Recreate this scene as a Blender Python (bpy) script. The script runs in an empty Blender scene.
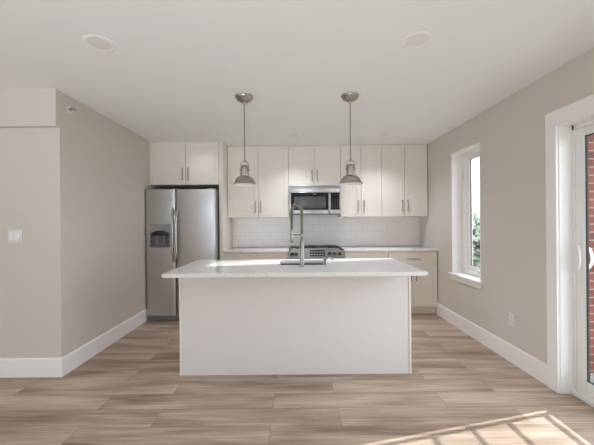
import bpy, bmesh, math, random
from mathutils import Vector, Matrix

random.seed(7)
S = bpy.context.scene
COL = S.collection

# ------------------------------------------------------------------ camera, sky, sun, lights, exposure
CAM_H = 1.295
cam_d = bpy.data.cameras.new('camera')
cam = bpy.data.objects.new('camera', cam_d)
COL.objects.link(cam)
cam_d.sensor_fit = 'HORIZONTAL'
cam_d.sensor_width = 36.0
cam_d.lens = 305.0 / 594.0 * 36.0
cam_d.shift_x = 2.5 / 594.0
cam_d.clip_start = 0.05
cam.location = (0, 0, CAM_H)
ROLL = 0.0085
cam.matrix_world = (Matrix.Translation((0, 0, CAM_H)) @ Matrix.Rotation(math.radians(90), 4, 'X')
                    @ Matrix.Rotation(-ROLL, 4, 'Z'))
S.camera = cam

world = bpy.data.worlds.new('sky')
S.world = world
world.use_nodes = True
wn = world.node_tree
wn.nodes.clear()
w_out = wn.nodes.new('ShaderNodeOutputWorld')
w_bg = wn.nodes.new('ShaderNodeBackground')
w_bg.inputs['Color'].default_value = (0.84, 0.945, 1.06, 1)
w_bg.inputs['Strength'].default_value = 2.9
wn.links.new(w_bg.outputs[0], w_out.inputs[0])

SUN_TAN = 0.372
sun_d = bpy.data.lights.new('sun', 'SUN')
sun = bpy.data.objects.new('sun', sun_d)
COL.objects.link(sun)
sun_d.energy = 6.2
sun_d.angle = math.radians(0.5)
sun_d.color = (0.97, 0.965, 0.97)
sun.rotation_mode = 'QUATERNION'
sun.rotation_quaternion = Vector((-0.974, -0.227, -SUN_TAN)).to_track_quat('-Z', 'Y')
sun.location = (8, 4, 6)


def area(name, loc, direction, sx, sy, power, color=(1, 0.98, 0.95)):
    d = bpy.data.lights.new(name, 'AREA')
    d.shape = 'RECTANGLE'
    d.size, d.size_y = sx, sy
    d.energy = power
    d.color = color
    o = bpy.data.objects.new(name, d)
    COL.objects.link(o)
    o.location = loc
    o.rotation_mode = 'QUATERNION'
    o.rotation_quaternion = Vector(direction).to_track_quat('-Z', 'Y')
    return o


# daylight through unseen openings added behind and beside the camera, and the patio door
# portals guide the sky's light through the openings (they emit nothing themselves)
for args in ((('rear_opening_portal', (-1.2, -3.45, 1.5), (0, 1, 0), 1.8, 1.2)),
             (('side_opening_portal', (-5.31, -0.9, 1.35), (1, 0, 0), 2.6, 1.5)),
             (('patio_door_portal', (2.21, 1.355, 1.0), (-1, 0, 0), 1.85, 1.98)),
             (('narrow_window_portal', (2.205, 3.5425, 1.395), (-1, 0, 0), 0.595, 1.49))):
    area(*args, 1.0).data.cycles.is_portal = True
# added fill light behind the camera, aimed up to brighten the ceiling
fl = area('ceiling_fill', (-1.0, -2.2, 1.0), (0, 1, 0.70), 4.6, 0.9, 15, (0.84, 0.96, 1.10))
fl.data.spread = math.radians(70)
S.cycles.blur_glossy = 0.2
S.cycles.max_bounces = 16
S.cycles.diffuse_bounces = 10
S.cycles.glossy_bounces = 6
S.cycles.transparent_max_bounces = 12

S.view_settings.view_transform = 'Standard'
S.view_settings.look = 'None'
S.view_settings.gamma = 1.0
S.view_settings.use_curve_mapping = False
S.view_settings.exposure = 1.04
DOWNLIGHT_W = 29.0


# ------------------------------------------------------------------ materials
def srgb(r, g, b):
    def f(c):
        c /= 255.0
        return c / 12.92 if c <= 0.04045 else ((c + 0.055) / 1.055) ** 2.4
    return (f(r), f(g), f(b), 1.0)


def newmat(name):
    m = bpy.data.materials.new(name)
    m.use_nodes = True
    nt = m.node_tree
    bsdf = nt.nodes['Principled BSDF']
    return m, nt, bsdf


def plain(name, col, rough=0.5, metal=0.0, noise=0.03, nscale=6.0, bump=0.0, bscale=200.0, spec=0.5, coords='Object', stretch=(1, 1, 1)):
    """Paint/metal with a faint procedural variation of tone and optional fine relief."""
    m, nt, b = newmat(name)
    tc = nt.nodes.new('ShaderNodeTexCoord')
    mp = nt.nodes.new('ShaderNodeMapping')
    mp.inputs['Scale'].default_value = stretch
    nt.links.new(tc.outputs[coords], mp.inputs[0])
    n = nt.nodes.new('ShaderNodeTexNoise')
    n.inputs['Scale'].default_value = nscale
    n.inputs['Detail'].default_value = 3
    nt.links.new(mp.outputs[0], n.inputs['Vector'])
    mix = nt.nodes.new('ShaderNodeMix')
    mix.data_type = 'RGBA'
    mix.inputs[6].default_value = tuple(c * (1 - noise) for c in col[:3]) + (1,)
    mix.inputs[7].default_value = tuple(min(1, c * (1 + noise)) for c in col[:3]) + (1,)
    nt.links.new(n.outputs['Fac'], mix.inputs[0])
    nt.links.new(mix.outputs[2], b.inputs['Base Color'])
    b.inputs['Roughness'].default_value = rough
    b.inputs['Metallic'].default_value = metal
    b.inputs['Specular IOR Level'].default_value = spec
    if bump:
        n2 = nt.nodes.new('ShaderNodeTexNoise')
        n2.inputs['Scale'].default_value = bscale
        nt.links.new(mp.outputs[0], n2.inputs['Vector'])
        bp = nt.nodes.new('ShaderNodeBump')
        bp.inputs['Strength'].default_value = bump
        bp.inputs['Distance'].default_value = 0.002
        nt.links.new(n2.outputs['Fac'], bp.inputs['Height'])
        nt.links.new(bp.outputs[0], b.inputs['Normal'])
    return m


M = {}
M['wall'] = plain('wall_paint', (0.63, 0.575, 0.515, 1), 0.75, noise=0.012, bump=0.05, bscale=300, spec=0.3)
M['ceiling'] = plain('ceiling_paint', (0.85, 0.855, 0.865, 1), 0.9, noise=0.01, spec=0.2)
M['trim'] = plain('trim_paint', (0.86, 0.835, 0.815, 1), 0.45, noise=0.01)
M['vinyl'] = plain('white_vinyl', (0.82, 0.80, 0.78, 1), 0.4, noise=0.01)
M['cab'] = plain('cabinet_paint', (0.775, 0.71, 0.63, 1), 0.42, noise=0.012)
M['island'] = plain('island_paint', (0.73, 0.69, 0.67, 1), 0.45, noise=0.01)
M['steel'] = plain('brushed_steel', (0.53, 0.515, 0.505, 1), 0.34, 1.0, noise=0.06, nscale=9, stretch=(0.6, 1, 22))
M['steel_light'] = plain('pale_steel', (0.50, 0.485, 0.47, 1), 0.32, 1.0, noise=0.03)
M['steel_side'] = plain('fridge_case', (0.20, 0.20, 0.20, 1), 0.5, 0.3, noise=0.03)
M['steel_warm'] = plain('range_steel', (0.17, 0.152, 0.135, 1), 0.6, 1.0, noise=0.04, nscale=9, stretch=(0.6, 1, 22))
M['nickel'] = plain('brushed_nickel', (0.43, 0.38, 0.335, 1), 0.32, 1.0, noise=0.05, nscale=20)
M['pull'] = plain('pull_nickel', (0.36, 0.32, 0.28, 1), 0.35, 1.0, noise=0.04)
M['faucet'] = plain('faucet_nickel', (0.37, 0.335, 0.30, 1), 0.3, 1.0, noise=0.04)
M['shade_in'] = plain('shade_enamel', (0.85, 0.82, 0.78, 1), 0.4, noise=0.01)
M['bulb'] = plain('bulb_glass', (0.9, 0.88, 0.84, 1), 0.25, noise=0.01)
M['black'] = plain('black_plastic', (0.018, 0.018, 0.019, 1), 0.35, noise=0.05)
M['blackglass'] = plain('black_glass', (0.014, 0.014, 0.016, 1), 0.08, noise=0.03)
M['mwwindow'] = plain('microwave_screen', (0.075, 0.072, 0.072, 1), 0.25, noise=0.05, nscale=60)
M['grey_plastic'] = plain('grey_plastic', (0.26, 0.26, 0.265, 1), 0.4, noise=0.03)
M['pale_grey_plastic'] = plain('pale_grey_plastic', (0.33, 0.325, 0.32, 1), 0.4, noise=0.03)
M['dark_grey'] = plain('dark_recess', (0.20, 0.20, 0.20, 1), 0.4, noise=0.04)
M['gasket'] = plain('gasket', (0.05, 0.049, 0.048, 1), 0.9, noise=0.04)
M['window_seal'] = plain('window_seal', (0.20, 0.195, 0.19, 1), 0.8, noise=0.04)
M['iron'] = plain('cast_iron', (0.02, 0.02, 0.02, 1), 0.6, noise=0.1, nscale=60)
M['plate'] = plain('wall_plate_plastic', (0.72, 0.69, 0.67, 1), 0.35, noise=0.01)
M['brass'] = plain('dark_metal', (0.22, 0.20, 0.18, 1), 0.4, 0.8, noise=0.05)
M['rail'] = plain('railing_metal', (0.06, 0.055, 0.052, 1), 0.5, 0.2, noise=0.04)
M['concrete'] = plain('concrete', (0.24, 0.23, 0.215, 1), 0.9, noise=0.15, nscale=9)
M['bark'] = plain('bark', (0.16, 0.11, 0.08, 1), 0.9, noise=0.3, nscale=12)
M['leaf'] = plain('leaves', (0.34, 0.355, 0.29, 1), 0.7, noise=0.35, nscale=1.5)
_nt = M['leaf'].node_tree
_pb = _nt.nodes['Principled BSDF']
_tl = _nt.nodes.new('ShaderNodeBsdfTranslucent')
_mx = _nt.nodes.new('ShaderNodeMixShader')
_mx.inputs[0].default_value = 0.45
_nt.links.new(_pb.inputs['Base Color'].links[0].from_socket, _tl.inputs[0])
_nt.links.new(_pb.outputs[0], _mx.inputs[1])
_nt.links.new(_tl.outputs[0], _mx.inputs[2])
_nt.links.new(_mx.outputs[0], _nt.nodes['Material Output'].inputs[0])
M['ground'] = plain('ground_grass', (0.20, 0.23, 0.13, 1), 0.95, noise=0.25, nscale=0.6)
M['marks'] = plain('printed_marks', (0.55, 0.55, 0.54, 1), 0.4, noise=0.01)
M['display'] = plain('display_glass', (0.028, 0.026, 0.025, 1), 0.12, noise=0.03)


def glass_mat():
    m = bpy.data.materials.new('window_glass')
    m.use_nodes = True
    nt = m.node_tree
    nt.nodes.clear()
    out = nt.nodes.new('ShaderNodeOutputMaterial')
    tr = nt.nodes.new('ShaderNodeBsdfTransparent')
    tr.inputs[0].default_value = (0.96, 0.975, 0.97, 1)
    gl = nt.nodes.new('ShaderNodeBsdfGlossy')
    gl.inputs['Roughness'].default_value = 0.02
    fr = nt.nodes.new('ShaderNodeFresnel')
    fr.inputs[0].default_value = 1.3
    mx = nt.nodes.new('ShaderNodeMixShader')
    ge = nt.nodes.new('ShaderNodeNewGeometry')
    iv = nt.nodes.new('ShaderNodeMath')
    iv.operation = 'SUBTRACT'
    iv.inputs[0].default_value = 1.0
    nt.links.new(ge.outputs['Backfacing'], iv.inputs[1])
    ml = nt.nodes.new('ShaderNodeMath')
    ml.operation = 'MULTIPLY'
    nt.links.new(fr.outputs[0], ml.inputs[0])
    nt.links.new(iv.outputs[0], ml.inputs[1])
    nt.links.new(ml.outputs[0], mx.inputs[0])
    nt.links.new(tr.outputs[0], mx.inputs[1])
    nt.links.new(gl.outputs[0], mx.inputs[2])
    nt.links.new(mx.outputs[0], out.inputs[0])
    return m


M['glass'] = glass_mat()


def lens_mat():
    m, nt, b = newmat('downlight_lens')
    b.inputs['Base Color'].default_value = (0.80, 0.77, 0.74, 1)
    b.inputs['Roughness'].default_value = 0.5
    return m


M['lens'] = lens_mat()


def floor_mat():
    m, nt, b = newmat('vinyl_planks')
    N, L = nt.nodes, nt.links
    tc = N.new('ShaderNodeTexCoord')
    mp = N.new('ShaderNodeMapping')
    mp.inputs['Location'].default_value = (0.93, -2.502 + 0.187 * 20, 0)
    L.new(tc.outputs['Object'], mp.inputs[0])
    br = N.new('ShaderNodeTexBrick')
    br.offset = 0.37
    br.offset_frequency = 2
    br.inputs['Scale'].default_value = 1.0
    br.inputs['Brick Width'].default_value = 1.22
    br.inputs['Row Height'].default_value = 0.187
    br.inputs['Mortar Size'].default_value = 0.0014
    br.inputs['Mortar Smooth'].default_value = 0.2
    br.inputs['Bias'].default_value = 0.0
    br.inputs['Color1'].default_value = (0.0, 0.0, 0.0, 1)
    br.inputs['Color2'].default_value = (1.0, 1.0, 1.0, 1)
    br.inputs['Mortar'].default_value = (0.5, 0.5, 0.5, 1)
    L.new(mp.outputs[0], br.inputs['Vector'])
    # shift the grain per plank so that it breaks at the joints
    sep = N.new('ShaderNodeSeparateColor')
    L.new(br.outputs['Color'], sep.inputs[0])
    off = N.new('ShaderNodeVectorMath')
    off.operation = 'MULTIPLY_ADD'
    comb = N.new('ShaderNodeCombineXYZ')
    L.new(sep.outputs[0], comb.inputs[0])
    L.new(sep.outputs[0], comb.inputs[1])
    L.new(sep.outputs[0], comb.inputs[2])
    L.new(comb.outputs[0], off.inputs[0])
    off.inputs[1].default_value = (7.0, 13.0, 5.0)
    L.new(tc.outputs['Object'], off.inputs[2])

    def noise(scale_vec, scale, detail, dist=0.0):
        mm = N.new('ShaderNodeMapping')
        mm.inputs['Scale'].default_value = scale_vec
        L.new(off.outputs[0], mm.inputs[0])
        n = N.new('ShaderNodeTexNoise')
        n.inputs['Scale'].default_value = scale
        n.inputs['Detail'].default_value = detail
        n.inputs['Distortion'].default_value = dist
        L.new(mm.outputs[0], n.inputs['Vector'])
        return n.outputs['Fac']
    broad = noise((0.9, 6.5, 1), 1.0, 5, 0.5)
    fine = noise((2.6, 75, 1), 1.0, 6, 0.5)
    ramp = N.new('ShaderNodeValToRGB')
    e = ramp.color_ramp.elements
    e[0].position = 0.30
    e[0].color = srgb(134, 112, 95)
    e[1].position = 0.70
    e[1].color = srgb(203, 182, 162)
    mid = ramp.color_ramp.elements.new(0.5)
    mid.color = srgb(173, 152, 134)
    add = N.new('ShaderNodeMath')
    add.operation = 'MULTIPLY_ADD'
    L.new(fine, add.inputs[0])
    add.inputs[1].default_value = 0.5
    L.new(broad, add.inputs[2])
    add2 = N.new('ShaderNodeMath')
    add2.operation = 'MULTIPLY_ADD'
    L.new(sep.outputs[0], add2.inputs[0])
    add2.inputs[1].default_value = 0.09
    L.new(add.outputs[0], add2.inputs[2])
    sub = N.new('ShaderNodeMath')
    sub.operation = 'SUBTRACT'
    L.new(add2.outputs[0], sub.inputs[0])
    sub.inputs[1].default_value = 0.295
    L.new(sub.outputs[0], ramp.inputs[0])
    mix = N.new('ShaderNodeMix')
    mix.data_type = 'RGBA'
    L.new(br.outputs['Fac'], mix.inputs[0])
    L.new(ramp.outputs[0], mix.inputs[6])
    mix.inputs[7].default_value = srgb(124, 103, 87)
    L.new(mix.outputs[2], b.inputs['Base Color'])
    b.inputs['Roughness'].default_value = 0.5
    b.inputs['Specular IOR Level'].default_value = 0.35
    bp = N.new('ShaderNodeBump')
    bp.inputs['Strength'].default_value = 0.15
    bp.inputs['Distance'].default_value = 0.002
    L.new(fine, bp.inputs['Height'])
    L.new(bp.outputs[0], b.inputs['Normal'])
    return m


M['floor'] = floor_mat()


def tile_mat():
    m, nt, b = newmat('white_subway_tile')
    N, L = nt.nodes, nt.links
    tc = N.new('ShaderNodeTexCoord')
    sp = N.new('ShaderNodeSeparateXYZ')
    L.new(tc.outputs['Object'], sp.inputs[0])
    cb = N.new('ShaderNodeCombineXYZ')
    L.new(sp.outputs[0], cb.inputs[0])
    L.new(sp.outputs[2], cb.inputs[1])
    br = N.new('ShaderNodeTexBrick')
    br.inputs['Scale'].default_value = 1.0
    br.inputs['Brick Width'].default_value = 0.195
    br.inputs['Row Height'].default_value = 0.1145
    br.inputs['Mortar Size'].default_value = 0.0022
    br.inputs['Mortar Smooth'].default_value = 0.4
    br.inputs['Color1'].default_value = (0.80, 0.765, 0.74, 1)
    br.inputs['Color2'].default_value = (0.83, 0.795, 0.77, 1)
    br.inputs['Mortar'].default_value = (0.66, 0.63, 0.605, 1)
    L.new(cb.outputs[0], br.inputs['Vector'])
    L.new(br.outputs['Color'], b.inputs['Base Color'])
    b.inputs['Roughness'].default_value = 0.22
    inv = N.new('ShaderNodeMath')
    inv.operation = 'SUBTRACT'
    inv.inputs[0].default_value = 1.0
    L.new(br.outputs['Fac'], inv.inputs[1])
    bp = N.new('ShaderNodeBump')
    bp.inputs['Strength'].default_value = 0.4
    bp.inputs['Distance'].default_value = 0.002
    L.new(inv.outputs[0], bp.inputs['Height'])
    L.new(bp.outputs[0], b.inputs['Normal'])
    return m


M['tile'] = tile_mat()


def quartz_mat():
    m, nt, b = newmat('veined_quartz')
    N, L = nt.nodes, nt.links
    tc = N.new('ShaderNodeTexCoord')
    n = N.new('ShaderNodeTexNoise')
    n.inputs['Scale'].default_value = 1.25
    n.inputs['Detail'].default_value = 2.5
    n.inputs['Distortion'].default_value = 0.8
    L.new(tc.outputs['Object'], n.inputs['Vector'])
    s = N.new('ShaderNodeMath')
    s.operation = 'SUBTRACT'
    L.new(n.outputs['Fac'], s.inputs[0])
    s.inputs[1].default_value = 0.5
    a = N.new('ShaderNodeMath')
    a.operation = 'ABSOLUTE'
    L.new(s.outputs[0], a.inputs[0])
    r = N.new('ShaderNodeValToRGB')
    e = r.color_ramp.elements
    e[0].position = 0.0
    e[0].color = (0.62, 0.60, 0.59, 1)
    e[1].position = 0.009
    e[1].color = (0.76, 0.735, 0.71, 1)
    L.new(a.outputs[0], r.inputs[0])
    L.new(r.outputs[0], b.inputs['Base Color'])
    b.inputs['Roughness'].default_value = 0.05
    return m


M['quartz'] = quartz_mat()


def brick_mat():
    m, nt, b = newmat('red_brick')
    N, L = nt.nodes, nt.links
    tc = N.new('ShaderNodeTexCoord')
    sp = N.new('ShaderNodeSeparateXYZ')
    L.new(tc.outputs['Object'], sp.inputs[0])
    ad = N.new('ShaderNodeMath')
    ad.operation = 'ADD'
    L.new(sp.outputs[0], ad.inputs[0])
    L.new(sp.outputs[1], ad.inputs[1])
    cb = N.new('ShaderNodeCombineXYZ')
    L.new(ad.outputs[0], cb.inputs[0])
    L.new(sp.outputs[2], cb.inputs[1])
    br = N.new('ShaderNodeTexBrick')
    br.inputs['Scale'].default_value = 1.0
    br.inputs['Brick Width'].default_value = 0.21
    br.inputs['Row Height'].default_value = 0.07
    br.inputs['Mortar Size'].default_value = 0.006
    br.inputs['Color1'].default_value = srgb(116, 62, 52)
    br.inputs['Color2'].default_value = srgb(84, 46, 41)
    br.inputs['Mortar'].default_value = srgb(128, 116, 108)
    L.new(cb.outputs[0], br.inputs['Vector'])
    L.new(br.outputs['Color'], b.inputs['Base Color'])
    b.inputs['Roughness'].default_value = 0.9
    return m


M['brick'] = brick_mat()


# ------------------------------------------------------------------ mesh helpers (all coordinates are room coordinates, metres)
def _merge(bm, other):
    me = bpy.data.meshes.new('tmp')
    other.to_mesh(me)
    other.free()
    bm.from_mesh(me)
    bpy.data.meshes.remove(me)


def box(bm, x0, x1, y0, y1, z0, z1, bev=0.0, seg=2):
    t = bmesh.new()
    vs = [t.verts.new((x, y, z)) for x in (x0, x1) for y in (y0, y1) for z in (z0, z1)]
    for f in ((0, 1, 3, 2), (4, 6, 7, 5), (0, 4, 5, 1), (2, 3, 7, 6), (0, 2, 6, 4), (1, 5, 7, 3)):
        t.faces.new([vs[i] for i in f])
    bmesh.ops.recalc_face_normals(t, faces=t.faces)
    if bev > 0:
        bmesh.ops.bevel(t, geom=t.edges[:], offset=bev, segments=seg, profile=0.5, affect='EDGES')
    _merge(bm, t)
    return bm


def prism(bm, pts, axis, a0, a1, bev=0.0):
    """Extrude a polygon along an axis; pts are in the two other axes (in x,y,z order)."""
    t = bmesh.new()

    def P(p, a):
        if axis == 'x':
            return (a, p[0], p[1])
        if axis == 'y':
            return (p[0], a, p[1])
        return (p[0], p[1], a)
    A = [t.verts.new(P(p, a0)) for p in pts]
    B = [t.verts.new(P(p, a1)) for p in pts]
    t.faces.new(A)
    t.faces.new(B[::-1])
    n = len(pts)
    for i in range(n):
        t.faces.new((A[i], B[i], B[(i + 1) % n], A[(i + 1) % n]))
    bmesh.ops.recalc_face_normals(t, faces=t.faces)
    if bev > 0:
        bmesh.ops.bevel(t, geom=t.edges[:], offset=bev, segments=2, profile=0.5, affect='EDGES')
    _merge(bm, t)
    return bm


def lathe(bm, prof, c=(0, 0, 0), axis='z', seg=32, closed=False):
    """Revolve (radius, height) pairs about an axis through c."""
    t = bmesh.new()
    rings = []
    for r, h in prof:
        ring = []
        if r < 1e-6:
            p = {'z': (0, 0, h), 'y': (0, h, 0), 'x': (h, 0, 0)}[axis]
            ring = [t.verts.new((c[0] + p[0], c[1] + p[1], c[2] + p[2]))]
        else:
            for i in range(seg):
                a = 2 * math.pi * i / seg
                u, v = r * math.cos(a), r * math.sin(a)
                p = {'z': (u, v, h), 'y': (u, h, v), 'x': (h, u, v)}[axis]
                ring.append(t.verts.new((c[0] + p[0], c[1] + p[1], c[2] + p[2])))
        rings.append(ring)
    pairs = list(zip(rings[:-1], rings[1:]))
    if closed:
        pairs.append((rings[-1], rings[0]))
    for A, B in pairs:
        for i in range(seg):
            j = (i + 1) % seg
            if len(A) == 1 and len(B) == 1:
                continue
            if len(A) == 1:
                t.faces.new((A[0], B[i], B[j]))
            elif len(B) == 1:
                t.faces.new((A[i], B[0], A[j]))
            else:
                t.faces.new((A[i], B[i], B[j], A[j]))
    bmesh.ops.recalc_face_normals(t, faces=t.faces)
    _merge(bm, t)
    return bm


def tube(bm, pts, r, seg=10, cap=True):
    t = bmesh.new()
    pts = [Vector(p) for p in pts]
    rs = r if isinstance(r, (list, tuple)) else [r] * len(pts)
    rings = []
    n = None
    for i, p in enumerate(pts):
        a = pts[max(0, i - 1)]
        b = pts[min(len(pts) - 1, i + 1)]
        tan = (b - a).normalized()
        if n is None:
            n = tan.orthogonal().normalized()
        else:
            n = (n - tan * n.dot(tan))
            n = n.normalized() if n.length > 1e-6 else tan.orthogonal().normalized()
        bn = tan.cross(n)
        rings.append([t.verts.new(p + rs[i] * (math.cos(2 * math.pi * k / seg) * n + math.sin(2 * math.pi * k / seg) * bn)) for k in range(seg)])
    for A, B in zip(rings[:-1], rings[1:]):
        for k in range(seg):
            t.faces.new((A[k], A[(k + 1) % seg], B[(k + 1) % seg], B[k]))
    if cap:
        t.faces.new(rings[0][::-1])
        t.faces.new(rings[-1])
    bmesh.ops.recalc_face_normals(t, faces=t.faces)
    _merge(bm, t)
    return bm


def obj(name, bm, mat, parent=None, smooth=True, kind=None):
    me = bpy.data.meshes.new(name)
    if parent is not None:
        w = Vector((0, 0, 0))
        p = parent
        while p is not None:
            w += p.location
            p = p.parent
        bmesh.ops.translate(bm, verts=bm.verts[:], vec=-w)
    bm.to_mesh(me)
    bm.free()
    if mat:
        for m in (mat if isinstance(mat, (list, tuple)) else [mat]):
            me.materials.append(M[m])
    if smooth:
        for p in me.polygons:
            p.use_smooth = True
        me.set_sharp_from_angle(angle=math.radians(35))
    o = bpy.data.objects.new(name, me)
    COL.objects.link(o)
    o.parent = parent
    if kind:
        o['kind'] = kind
    return o


def tag(o, label, cat, group=None):
    o['label'] = label
    o['category'] = cat
    if group:
        o['group'] = group
    return o


def thing(name, label, cat, loc, group=None):
    o = bpy.data.objects.new(name, None)
    o.empty_display_size = 0.1
    COL.objects.link(o)
    o.location = loc
    return tag(o, label, cat, group)


def struct(name, bm, mat, parent=None):
    o = obj(name, bm, mat, parent, smooth=False)
    if parent is None:
        o['kind'] = 'structure'
    return o


def BM():
    return bmesh.new()


# ------------------------------------------------------------------ the room
XL, XR = -1.995, 1.98          # kitchen walls
YB = 4.82                      # back wall
YF = 2.60                      # living room wall face on the window-less side
YR = -3.4                      # rear of the living room
XW = -5.2                      # far side of the living room
HC = 2.435                     # ceiling
WT = 0.22                      # outer wall thickness
WIN = (3.245, 3.84, 0.65, 2.14)        # window opening y0,y1,z0,z1
DOOR = (0.42, 2.29, 0.0, 2.012)        # patio door opening

struct('floor', box(BM(), XW - 0.1, XR + WT, YR - 0.1, YB + 0.12, -0.12, 0.0), 'floor')
struct('ceiling', box(BM(), XW - 0.1, XR + WT, YR - 0.1, YB + 0.12, HC, HC + 0.12), 'ceiling')
struct('wall_back', box(BM(), XL - 0.125, XR + WT, YB, YB + 0.12, 0, HC), 'wall')
struct('wall_left', box(BM(), XL - 0.125, XL, YF, YB, 0, HC), 'wall')
struct('wall_living', box(BM(), XW, XL - 0.125, YF, YF + 0.12, 0, HC), 'wall')
struct('wall_header', box(BM(), XW, XL + 0.002, YF - 0.043, YF, 2.122, HC), 'wall')
b = BM()  # wall with an unseen opening added to brighten the opposite wall
box(b, XW - 0.1, XW, YR - 0.1, -2.2, 0, HC)
box(b, XW - 0.1, XW, 0.4, YF + 0.12, 0, HC)
box(b, XW - 0.1, XW, -2.2, 0.4, 0, 0.6)
box(b, XW - 0.1, XW, -2.2, 0.4, 1.9, HC)
struct('wall_far_left', b, 'wall')
b = BM()
x0, x1 = XR, XR + WT
box(b, x0, x1, WIN[1], YB, 0, HC)
box(b, x0, x1, DOOR[1], WIN[0], 0, HC)
box(b, x0, x1, WIN[0], WIN[1], 0, WIN[2])
box(b, x0, x1, WIN[0], WIN[1], WIN[3], HC)
box(b, x0, x1, DOOR[0], DOOR[1], DOOR[3], HC)
box(b, x0, x1, YR, DOOR[0], 0, HC)
struct('wall_right', b, 'wall')
# rear wall: unseen opening, added and sized to let sky light in
b = BM()
box(b, XW, XR, YR - 0.1, YR, 0, 0.90)
box(b, XW, XR, YR - 0.1, YR, 2.10, HC)
for xa, xb in ((XW, -2.1), (-0.30, XR)):
    box(b, xa, xb, YR - 0.1, YR, 0.90, 2.10)
struct('wall_rear', b, 'wall')


def baseboard(name, segs):
    b = BM()
    for axis, a0, a1, face, sgn in segs:
        # profile: flat board with a small eased top
        p = [(face, 0), (face + sgn * 0.015, 0), (face + sgn * 0.015, 0.150), (face + sgn * 0.010, 0.160), (face, 0.160)]
        if axis == 'y':
            prism(b, p, 'y', a0, a1)
        else:
            prism(b, p, 'x', a0, a1)
    return struct(name, b, 'trim')


baseboard('baseboard_left', [('y', YF - 0.015, 4.80, XL, 1)])
baseboard('baseboard_living', [('x', XW, XL + 0.0, YF, -1)])
baseboard('baseboard_right', [('y', 2.377, 4.285, XR, -1)])
baseboard('baseboard_rear', [('x', XW, XR, YR, 1)])

# ---- narrow window in the kitchen wall
wy0, wy1, wz0, wz1 = WIN
b = BM()                                        # the window frame (thing mesh): painted jamb boards
t_ = 0.012
box(b, XR - 0.001, 2.106, wy0, wy0 + t_, wz0, wz1)
box(b, XR - 0.001, 2.106, wy1 - t_, wy1, wz0, wz1)
box(b, XR - 0.001, 2.106, wy0, wy1, wz1 - t_, wz1)
win = struct('window_1', b, 'vinyl')
b = BM()
fx0, fx1 = 2.106, 2.185
fw = 0.075
box(b, fx0, fx1, wy0, wy0 + fw, wz0, wz1, 0.003)
box(b, fx0, fx1, wy1 - fw, wy1, wz0, wz1, 0.003)
box(b, fx0, fx1, wy0 + fw, wy1 - fw, wz0, wz0 + 0.055, 0.003)
box(b, fx0, fx1, wy0 + fw, wy1 - fw, wz1 - 0.055, wz1, 0.003)
obj('window_frame', b, 'vinyl', win)
b = BM()
sw = 0.055
sy0, sy1, sz0, sz1 = wy0 + fw, wy1 - fw, wz0 + 0.055, wz1 - 0.055
sx0, sx1 = 2.128, 2.168
box(b, sx0, sx1, sy0, sy0 + sw - 0.02, sz0, sz1, 0.004)
box(b, sx0, sx1, sy1 - sw, sy1, sz0, sz1, 0.004)
box(b, sx0, sx1, sy0 + sw - 0.02, sy1 - sw, sz0, sz0 + 0.045, 0.002)
box(b, sx0, sx1, sy0 + sw - 0.02, sy1 - sw, sz1 - 0.04, sz1, 0.002)
sash = obj('sash', b, 'vinyl', win)
b = BM()
gy0, gy1, gz0, gz1 = sy0 + sw - 0.02, sy1 - sw, sz0 + 0.045, sz1 - 0.04
g = 0.006
box(b, 2.140, 2.156, gy0, gy0 + g, gz0, gz1)
box(b, 2.140, 2.156, gy1 - g, gy1, gz0, gz1)
box(b, 2.140, 2.156, gy0 + g, gy1 - g, gz0, gz0 + g)
box(b, 2.140, 2.156, gy0 + g, gy1 - g, gz1 - g, gz1)
obj('gasket', b, 'window_seal', sash)
obj('glass', box(BM(), 2.146, 2.150, gy0 + 0.002, gy1 - 0.002, gz0 + 0.002, gz1 - 0.002), 'glass', sash, smooth=False)
b = BM()                                        # crank handle on the bottom rail
box(b, 2.100, 2.13, 3.50, 3.58, wz0 + 0.056, wz0 + 0.076, 0.004)
tube(b, [(2.11, 3.54, wz0 + 0.07), (2.095, 3.50, wz0 + 0.078), (2.095, 3.46, wz0 + 0.070)], 0.006)
obj('crank', b, 'vinyl', win)
b = BM()                                        # stool and apron
box(b, XR - 0.038, 2.106, wy0 - 0.028, wy1 + 0.03, wz0 - 0.024, wz0 + 0.001, 0.004)
box(b, XR - 0.016, XR, wy0 - 0.012, wy1 + 0.015, wz0 - 0.082, wz0 - 0.024, 0.003)
obj('window_sill', b, 'trim', win)

# ---- patio door with white casing
dy0, dy1, dz0, dz1 = DOOR
b = BM()
cw = 0.086                                       # casing width
ct = 0.022
box(b, XR - ct, XR, dy1 - 0.008, dy1 + cw, 0, dz1 - 0.008, 0.002)
box(b, XR - ct, XR, dy0 - cw, dy0 + 0.008, 0, dz1 - 0.008, 0.002)
box(b, XR - ct, XR, dy0 - cw, dy1 + cw, dz1 - 0.0078, dz1 + 0.105, 0.002)
box(b, XR - 0.002, 2.15, dy1 - 0.014, dy1, 0, dz1)
box(b, XR - 0.002, XR + WT, dy0, dy0 + 0.014, 0, dz1)
box(b, XR - 0.002, XR + WT, dy0, dy1, dz1 - 0.014, dz1)
door = struct('door_1', b, 'trim')
b = BM()                                         # fixed outer frame and track
box(b, 2.074, 2.142, dy1 - 0.035, dy1 - 0.014, 0.0, dz1 - 0.014, 0.003)
box(b, 2.074, 2.142, dy0 + 0.014, dy0 + 0.035, 0.0, dz1 - 0.014, 0.003)
box(b, 2.074, 2.142, dy0 + 0.014, dy1 - 0.014, dz1 - 0.05, dz1 - 0.014, 0.003)
box(b, 2.05, 2.19, dy0 + 0.014, dy1 - 0.014, 0.0, 0.035, 0.003)
obj('door_frame', b, 'vinyl', door)


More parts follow.
